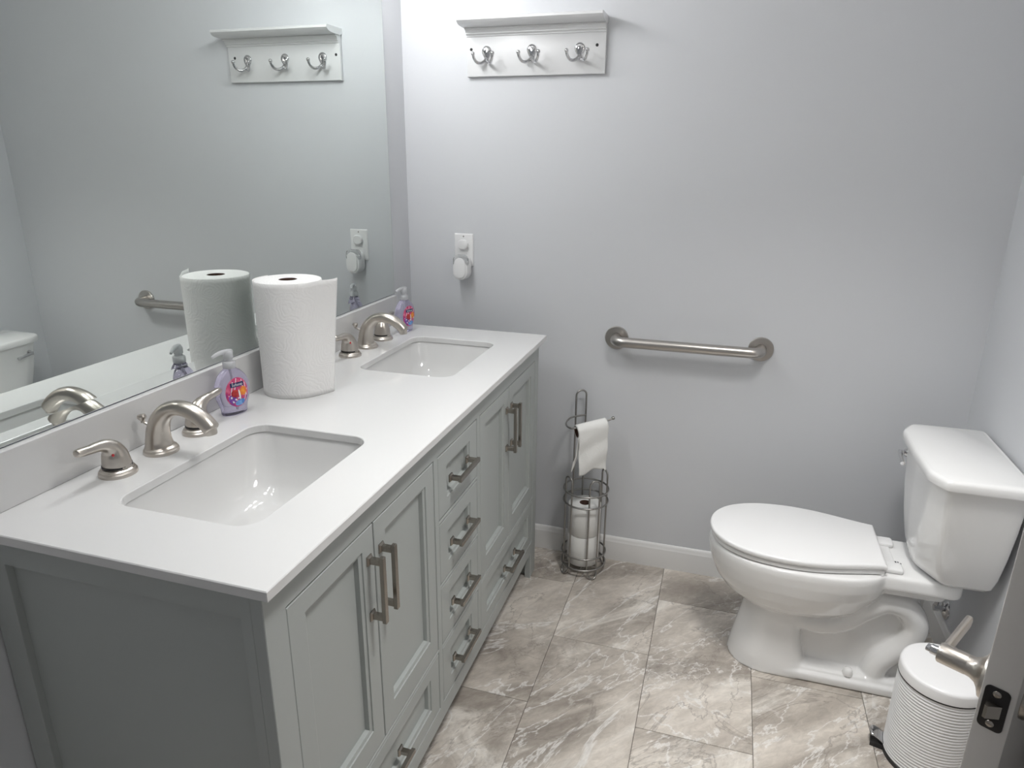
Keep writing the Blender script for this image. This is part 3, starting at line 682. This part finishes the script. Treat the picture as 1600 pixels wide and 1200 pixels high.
# ================================================================== paper towel roll
tc_ = (0.110, -0.918); TR = 0.0800; TZ = 0.281
pt = thing('paper_towel_roll', 'upright white embossed paper towel roll with a loose sheet end', 'paper towel', (tc_[0], tc_[1], H))
bm = new()
def ring_(r, z): return [(tc_[0] + r * math.cos(2 * PI * i / 64), tc_[1] + r * math.sin(2 * PI * i / 64), H + z) for i in range(64)]
loft(bm, [[Vector(p) for p in ring_(*q)] for q in ((.0215, .0), (TR - .003, 0.0), (TR - .0006, .003), (TR, .012), (TR, TZ - .006), (TR - .0012, TZ - .001), (TR - .004, TZ), (.0225, TZ - .0005), (.0215, TZ - .002))], False, False)
link('wound_paper', bm, 'towel', pt, angle=50)
bm = new(); loft(bm, [[Vector(p) for p in ring_(*q)] for q in ((.0215, .0005), (.0215, TZ - .001), (.0200, TZ - .001), (.0200, .0005))], False, False); bx(bm, tc_[0] - .0199, tc_[0] + .0199, tc_[1] - .0199, tc_[1] + .0199, H + .0005, H + .001) ; link('cardboard_core', bm, 'card', pt)
# loose outer sheet: hugs the roll on the camera side then leaves it towards the right
bm = new(); NU, NV = 60, 24; grid = []
a0, a1 = math.radians(-200), math.radians(-28)
for j in range(NV + 1):
    v = j / NV; row = []
    for i in range(NU + 1):
        t = i / NU; a = a0 + (a1 - a0) * min(1, t / .78); r = TR + .0012 + .0022 * max(0, min(1, t / .78) - .3)
        p = Vector((tc_[0] + r * math.cos(a), tc_[1] + r * math.sin(a), 0))
        if t > .78:
            L_ = (t - .78) / .22 * (.086 - .030 * (1 - v)); tg = Vector((-math.sin(a1), math.cos(a1), 0)); nn = Vector((math.cos(a1), math.sin(a1), 0))
            p += tg * L_ + nn * (.004 * math.sin(L_ / .086 * 2.2) + .10 * L_ * (v - .55) - L_ * L_ * 0.9)
        z = H + .0008 + (TZ - .0005) * v + (.004 * max(0, t - .78) / .22 * v + .0012 * math.sin(t * 31) * (t > .7) * v)
        row.append(bm.verts.new((p.x, p.y, z)))
    grid.append(row)
for j in range(NV):
    for i in range(NU): bm.faces.new((grid[j][i], grid[j][i + 1], grid[j + 1][i + 1], grid[j + 1][i]))
o = link('loose_sheet', bm, 'towel', pt, angle=80); md = o.modifiers.new('thick', 'SOLIDIFY'); md.thickness = .0007; md.offset = 1

# ================================================================== toilet paper stand and rolls
tx, ty = 0.7150, -0.0975; RR = 0.0775; wr = 0.0033
ts = thing('toilet_paper_stand', 'free-standing steel wire toilet paper stand between vanity and toilet', 'toilet paper stand', (tx, ty, 0))
cp_ = lambda a, r=RR, z=0.0: Vector((tx + r * math.cos(a), ty + r * math.sin(a), z))
for z in (.034, .080, .286, .331):
    bm = new(); tube(bm, [cp_(2 * PI * i / 48, RR + .003, z) for i in range(48)], wr if z > .04 else .0040, 8, True); link('ring', bm, 'wire', ts, angle=80)
da = 0.255
for th, top in ((-55, .392), (-134, .392), (38, .392), (125, .682)):
    t = math.radians(th); l, r = cp_(t - da), cp_(t + da)
    if th == 125: l, r = cp_(t + da), cp_(t - da)
    cen = (l + r) / 2; hw = (r - l).length / 2; ux = (r - l).normalized()
    pts = [Vector((l.x, l.y, .034))] + [Vector((l.x, l.y, z)) for z in ((.1, .2, .3) if top < .4 else (.1, .2, .3, .4, .5, .6))]
    for i in range(9):
        a = PI - PI * i / 8; q = cen + ux * hw * math.cos(a); pts.append(Vector((q.x, q.y, top - hw + hw * math.sin(a))))
    pts += [Vector((r.x, r.y, z)) for z in ((.3, .2, .1) if top < .4 else (.6, .5, .4, .3, .2, .1))] + [Vector((r.x, r.y, .034))]
    bm = new(); tube(bm, pts, wr, 8); link('handle_loop' if th == 125 else 'side_loop', bm, 'wire', ts, angle=80)
    # loop foot splayed below the base ring
    fr = Vector((math.cos(t), math.sin(t), 0)); pts = []
    for i in range(11):
        a = PI * i / 10; q = cen + ux * hw * .92 * math.cos(a) + fr * (.002 + (.006 if th in (38, 125) else .012) * math.sin(a)); pts.append(Vector((q.x, q.y, .034 - (.034 - wr) * math.sin(a) ** .7)))
    bm = new(); tube(bm, pts, wr, 8); link('foot', bm, 'wire', ts, angle=80)
bm = new()
for i in (-1, 0, 1):
    tube(bm, [Vector((tx - math.sqrt(RR ** 2 - (.04 * i) ** 2), ty + .04 * i, .0345)), Vector((tx + math.sqrt(RR ** 2 - (.04 * i) ** 2), ty + .04 * i, .0345))], .0018, 6)
link('base_wires', bm, 'wire', ts)
axl, axr = Vector((.6840, -.1660, .5720)), Vector((.7760, -.1050, .5880))   # roll axis
ad = (axr - axl).normalized(); aup = Vector((0, 0, .0145))
u_r = cp_(math.radians(125) - da); u_l = cp_(math.radians(125) + da)
bm = new()
arm = catmull([(u_r.x, u_r.y - .0, .586), (u_l.x, u_l.y - .003, .5845), (.640, -.072, .583), (.6355, -.110, .581), (.647, -.148, .5815), (.668, -.170, .584)], 5)
arm += [axl + aup - ad * .004, (axl + axr) / 2 + aup, axr + aup + ad * .010, axr + aup + ad * .026 + Vector((0, 0, .003))]
tube(bm, arm, wr, 10); am = link('arm', bm, 'wire', ts, angle=80)
bm = new(); sphere(bm, arm[-1], .0065, 16, 10); link('ball_end', bm, 'wire', am)
# roll on the arm
hr = thing('toilet_paper_roll', 'nearly used toilet paper roll with a torn sheet hanging on the stand arm', 'toilet paper', tuple(axl), group='toilet paper rolls')
def roll(par, c, ax, L_, r0, r1, mtl='tissue'):
    bm = new(); e = .0015
    lathe(bm, [(r0, 0), (r1 - e, 0), (r1, e), (r1, L_ - e), (r1 - e, L_), (r0, L_), (r0, 0)], 40, c, ax, False, False); link('wound_tissue', bm, mtl, par, angle=50)
    bm = new(); lathe(bm, [(r0 - .0012, .0003), (r0 - .00005, .0003), (r0 - .00005, L_ - .0003), (r0 - .0012, L_ - .0003), (r0 - .0012, .0003)], 32, c, ax, False, False); link('cardboard_core', bm, 'card', par)
LR = (axr - axl).length
roll(hr, axl, ad, LR, .0195, .0235)
bm = new(); side = ad.cross(Vector((0, 0, 1))).normalized(); upv = side.cross(ad).normalized()    # side points to the camera
NU, NV = 22, 40; grid = []
for j in range(NV + 1):
    v = j / NV; row = []
    for i in range(NU + 1):
        s = i / NU; along = ad * (LR * (s * (1 - .02 * v) + .0))
        rj = .0244
        arc = 1.9
        d = v * (.195 + .006 * math.sin(s * 9) + .010 * (s > .93))
        la = rj * arc
        if d < la:
            a = arc - d / rj; p = axl + along + (upv * math.sin(PI / 2 - 0) * 0) + side * rj * math.cos(a) + upv * rj * math.sin(a)
        else:
            dd = d - la; p = axl + along + side * (rj + .012 * dd / .15 * (1 - s) + .0035 * math.sin(dd * 60 + s * 3) * min(1, dd / .05)) - Vector((0, 0, 1)) * dd + ad * (-.012 * (dd / .15) ** 2 * (s > .5) * 0)
        row.append(bm.verts.new(p))
    grid.append(row)
for j in range(NV):
    for i in range(NU): bm.faces.new((grid[j][i], grid[j][i + 1], grid[j + 1][i + 1], grid[j + 1][i]))
o = link('hanging_sheet', bm, 'tissue', hr, angle=80); md = o.modifiers.new('thick', 'SOLIDIFY'); md.thickness = .0005; md.offset = 1
bm = new(); grid = []
for j in range(15):                             # narrow torn strip beside it
    v = j / 14; wd = .010 * (1 - .25 * v) + .004 * math.sin(v * 11) * v
    c = axl + ad * (.001 - .020 * v * v) + side * (.0235 - .012 * v) - Vector((0, 0, .012 + .128 * v))
    grid.append([bm.verts.new(c + ad * wd * k + side * (.002 * math.sin(v * 14 + k))) for k in (-.3, .2, .7)])
for a, b in zip(grid, grid[1:]):
    for i in range(2): bm.faces.new((a[i], a[i + 1], b[i + 1], b[i]))
o = link('torn_strip', bm, 'tissue', hr, angle=80); md = o.modifiers.new('thick', 'SOLIDIFY'); md.thickness = .0005
# spare rolls in the basket
for z, lab in ((.0375, 'spare toilet paper roll at the bottom of the wire basket'), (.1555, 'spare toilet paper roll on top inside the wire basket')):
    sr = thing('toilet_paper_roll', lab, 'toilet paper', (tx - .002, ty - .002, z), group='toilet paper rolls')
    roll(sr, (tx - .002, ty - .002, z), (0, 0, 1), .1172, .0195, .0590)

# ================================================================== toilet
cy = -0.390
tt = thing('toilet', 'white two-piece toilet with elongated bowl and closed lid against the right wall', 'toilet', (1.52, cy, 0))
def egg(x0, x1, hw, z, n=56, xm=None, sq=2.0):
    """horizontal egg ring, front at x0"""
    xm = xm if xm is not None else x0 + (x1 - x0) * .46; out = []
    for i in range(n):
        a = 2 * PI * i / n; c, s = math.cos(a), math.sin(a)
        A = (x1 - xm) if c > 0 else (xm - x0); e = 2 / (sq if c > 0 else 2.0)
        out.append(Vector((xm + A * math.copysign(abs(c) ** e, c), cy + hw * math.copysign(abs(s) ** (2 / (2.3 if c > 0 else 2.0)), s), z)))
    return out
RZ = 0.398
bm = new()
loft(bm, [egg(1.160, 1.66, .168, RZ, sq=3), egg(1.155, 1.66, .172, RZ - .006, sq=3), egg(1.154, 1.66, .173, RZ - .02, sq=3), egg(1.158, 1.655, .170, .350, sq=3), egg(1.168, 1.645, .163, .315, sq=2.6), egg(1.184, 1.63, .150, .280), egg(1.208, 1.61, .132, .248), egg(1.240, 1.575, .108, .222), egg(1.290, 1.52, .070, .203), egg(1.35, 1.46, .03, .196)])
def slab(poly, z0, z1, ch): solid_poly(bm, poly, z0, z1, ch)
slab(rrect(1.545, 1.815, cy - .112, cy + .112, .03, 6), .352, RZ, .010)                     # rear deck
slab(rrect(1.56, 1.79, cy - .085, cy + .085, .03, 6), .325, .36, .006)
loft(bm, [egg(1.242, 1.50, .104, 0.0, sq=5), egg(1.244, 1.50, .103, .012, sq=5), egg(1.250, 1.465, .098, .05, sq=6), egg(1.262, 1.450, .092, .11, sq=6), egg(1.274, 1.445, .090, .17, sq=6), egg(1.288, 1.45, .092, .225, sq=6), egg(1.30, 1.46, .095, .26, sq=5)])   # front pedestal
slab(rrect(1.40, 1.735, cy - .046, cy + .046, .02, 5), 0.0, .35, .006)                         # core web
slab(rrect(1.36, 1.745, cy - .103, cy + .103, .05, 8), 0.0, .030, .008)                        # foot
slab(rrect(1.36, 1.735, cy - .090, cy + .090, .05, 8), 0.02, .042, .010)
for s in (-1, 1):
    ys = cy + s * .050
    path = catmull([(1.36, ys, .218), (1.43, ys, .186), (1.50, ys, .180), (1.555, ys, .205), (1.60, ys, .248), (1.65, ys, .283), (1.705, ys, .272), (1.735, ys, .222), (1.722, ys, .165), (1.690, ys, .122), (1.664, ys, .090), (1.652, ys, .055), (1.65, ys, .02)], 5)
    tube(bm, path, .036, 14, sx=.95, up=(0, 1, 0))
bmesh.ops.recalc_face_normals(bm, faces=bm.faces[:])
bw_ = link('bowl', bm, 'porc', tt, angle=180)
rm = bw_.modifiers.new('fuse', 'REMESH'); rm.mode = 'VOXEL'; rm.voxel_size = .0042; rm.use_smooth_shade = True
sm = bw_.modifiers.new('soften', 'SMOOTH'); sm.factor = .5; sm.iterations = 4
def lid_poly(grow=0.0, bx_=1.620, k=1.0):
    half = [(1.153, 0), (1.1545, .022), (1.160, .047), (1.171, .073), (1.190, .100), (1.217, .124), (1.252, .144), (1.295, .158), (1.345, .1655), (1.395, .1665), (1.445, .161), (1.495, .150), (1.540, .137), (1.580, .1255), (1.605, .1195), (bx_, .1175)]
    up_ = catmull([(a, b * k, 0) for a, b in half], 3)
    pts = [(p.x, cy + p.y) for p in up_] ; lo = [(p.x, cy - p.y) for p in up_][1:]
    poly = list(reversed(pts)) + lo      # ccw: back-far -> front -> back-near
    return offset_poly(poly, grow) if grow else poly
def zt_(z):
    return lambda x, y, c: (x, y, z + (c) + .006 * 0)
bm = new(); solid_poly(bm, lid_poly(-.005, 1.620), RZ + .0025, RZ + .0178, .004); link('seat_ring', bm, 'plastic', tt, angle=50)
bm = new(); solid_poly(bm, lid_poly(), RZ + .0185, RZ + .0355, .0065); link('seat_lid', bm, 'plastic', tt, angle=50)
for s in (-1, 1):
    bm = new(); solid_poly(bm, rrect(1.600, 1.668, cy + s * .072 - .022, cy + s * .072 + .022, .008, 4), RZ + .0004, RZ + .013, .004); link('seat_hinge', bm, 'plastic', tt)
bm = new(); solid_poly(bm, rrect(1.600, 1.655, cy - .055, cy + .055, .006, 3), RZ + .0003, RZ + .0045, .0015); link('hinge_strip', bm, 'plastic', tt)
bm = new()
for i, (a, b) in enumerate(((1.658, .010), (1.658, .004), (1.658, -.002), (1.664, .007), (1.664, -.004), (1.670, .001))):
    bx(bm, a, a + .0035, cy - .035 + b, cy - .035 + b + .0035 + .002 * (i % 2), RZ + .0002, RZ + .0008)
link('printed_mark', bm, 'ink', tt, smooth=False, label='small dark printed mark on the deck')
for s in (-1, 1):
    bm = new(); lathe(bm, [(.0145, 0), (.0145, .004), (.0135, .012), (.0105, .018), (.005, .0215), (.0001, .022)], 22, (1.580, cy + s * .079, .0385), cap1=False); link('bolt_cap', bm, 'porc', tt)
# tank
def tank_ring(fx_, bx_, hw, ch, z, r=.020, bow=.004):
    # plan: flat slightly bowed front, chamfered front corners, straight sides
    P_ = [(bx_, cy + hw), (fx_ + ch * .62, cy + hw), (fx_, cy + hw - ch * 1.15)]
    P_ += [(fx_ - bow, cy)] + [(fx_, cy - hw + ch * 1.15), (fx_ + ch * .62, cy - hw), (bx_, cy - hw)]
    # round the corners by corner cutting
    pts = [Vector((a, b, 0)) for a, b in P_]
    for _ in range(3):
        q = []
        for i in range(len(pts)):
            a, b = pts[i], pts[(i + 1) % len(pts)]
            d = (b - a); t = min(.25, .0085 / max(d.length, 1e-6)); q += [a + d * t, b - d * t]
        pts = q
    return [Vector((p.x, p.y, z)) for p in pts]
bm = new()
TZ0, TZ1 = 0.401, 0.707
prof = [(.0, .118, 1.712, 1.862, .070), (.012, .128, 1.700, 1.868, .072), (.05, .145, 1.690, 1.870, .066), (.12, .164, 1.682, 1.871, .058), (.20, .179, 1.676, 1.872, .052), (.306, .1935, 1.672, 1.872, .046)]
loft(bm, [tank_ring(f_, b_, h_, c_, TZ0 + z_) for z_, h_, f_, b_, c_ in prof]); link('tank', bm, 'porc', tt, angle=50)
bm = new()
loft(bm, [tank_ring(1.666, 1.876, .199, .046, z) for z in (TZ1 + .001,)] + [tank_ring(1.659, 1.882, .206, .048, TZ1 + .003), tank_ring(1.658, 1.883, .207, .048, TZ1 + .010), tank_ring(1.658, 1.883, .2065, .048, TZ1 + .020), tank_ring(1.661, 1.880, .2035, .047, TZ1 + .0265), tank_ring(1.667, 1.874, .1975, .045, TZ1 + .0295)])
link('tank_lid', bm, 'porc', tt, angle=45)
bm = new(); lz_, ly_ = .667, cy + .138
lathe(bm, [(.0001, .000), (.012, .000), (.012, .004), (.010, .008), (.0001, .009)], 20, (1.6785, ly_, lz_), (-1, 0, 0), False, False)
bx(bm, 1.654, 1.672, ly_ - .006, ly_ + .006, lz_ - .006, lz_ + .006, .002); 
tube(bm, catmull([(1.659, ly_, lz_), (1.6565, ly_ - .018, lz_ - .001), (1.655, ly_ - .045, lz_ - .004), (1.654, ly_ - .068, lz_ - .008)], 4), [.0062] * 6 + [.0058] * 4 + [.0066] * 3, 12); link('flush_lever', bm, 'chrome', tt, label='chrome flush lever')
# supply valve on the wall
vy_, vz_ = -0.178, 0.130
sv = thing('supply_valve', 'chrome water supply stop valve and round wall plate behind the toilet', 'valve', (W, vy_, vz_))
bm = new(); lathe(bm, [(.0340, .0005), (.033, .004), (.024, .009), (.010, .011)], 36, (W, vy_, vz_), (-1, 0, 0)); link('wall_plate', bm, 'chrome', sv)
bm = new(); lathe(bm, [(.0085, .009), (.0085, .022), (.011, .023), (.011, .036), (.0001, .036)], 18, (W, vy_, vz_), (-1, 0, 0), True, False); lathe(bm, [(.0065, 0), (.0065, .024)], 16, (W - .030, vy_, vz_)); link('valve_body', bm, 'chrome', sv)
bm = new(); tube(bm, catmull([(W - .030, vy_, vz_ + .023), (W - .032, vy_, .26), (W - .08, -.20, .34), (W - .09, -.225, .39), (W - .09, -.235, .408)], 5), .0050, 10); link('supply_hose', bm, 'bar', sv, angle=80)

# ================================================================== pedal bin
bxx, byy, br = 1.7385, -0.6965, 0.0985
pb = thing('pedal_bin', 'small white ribbed metal pedal bin with chrome pedal beside the door', 'trash can', (bxx, byy, 0))
bm = new(); lathe(bm, [(br - .004, 0), (br + .0005, .001), (br + .0005, .011), (br - .002, .013)], 56, (bxx, byy, 0)); link('base_ring', bm, 'black', pb)
bm = new(); prof = [(br - .004, .0125)]
z = .014; zt = .246
nr = 27
for i in range(nr):
    for k in range(6):
        t = k / 6; prof.append((br - .0009 + .0012 * math.sin(2 * PI * t), z + (zt - z) * (i + t) / nr))
prof += [(br - .0009, zt), (br - .001, zt + .004)]
lathe(bm, prof, 64, (bxx, byy, 0)); link('ribbed_body', bm, 'canwhite', pb, angle=80)
bm = new(); lathe(bm, [(br - .002, zt + .003), (br + .0012, zt + .0035), (br + .0012, zt + .0065), (br - .002, zt + .007)], 56, (bxx, byy, 0)); link('dark_band', bm, 'black', pb)  # black ring drawn as the dark line between lid and body
bm = new(); lathe(bm, [(br - .002, zt + .0068), (br + .001, zt + .0072), (br + .001, zt + .030), (br - .0005, zt + .0345), (br - .004, zt + .0375), (br - .009, zt + .0385), (br * .5, zt + .0398), (.0001, zt + .040)], 64, (bxx, byy, 0), cap1=False); link('lid', bm, 'canwhite', pb, angle=50)
pd = Vector((-.98, .20, 0)).normalized(); pn = Vector((-pd.y, pd.x, 0)); pc = Vector((bxx, byy, 0))
bm = new(); loft(bm, [[pc + pd * a + pn * b + Vector((0, 0, z)) for a, b in ((br - .012, -.024), (br + .028, -.022), (br + .028, .022), (br - .012, .024))] for z in (.0005, .013)]); link('pedal_bracket', bm, 'black', pb, smooth=False)
bm = new()
pts = [(-.004, .017), (.006, .022), (.018, .030), (.029, .0345), (.0345, .033)]
rings = []
for d, z in pts:
    rings.append((d, z))
pv = []
for d, z in rings:
    row = []
    for k in range(9):
        b = -.021 + .042 * k / 8; sag = -.010 * (1 - (b / .021) ** 2) * 0 ; e = (b / .021) ** 2
        row.append(pc + pd * (br + d - .007 * e * (d > .0)) + pn * b + Vector((0, 0, z + .0045 * (1 - e))))
    pv.append(row)
for r_ in pv: pass
R = [[bm.verts.new(p) for p in r_] for r_ in pv]
for a, b in zip(R, R[1:]):
    for i in range(8): bm.faces.new((a[i], a[i + 1], b[i + 1], b[i]))
o = link('pedal', bm, 'chrome', pb, angle=80); md = o.modifiers.new('thick', 'SOLIDIFY'); md.thickness = .003; md.offset = -1

for o in LOCAL:
    if '_local' in o: del o['_local']
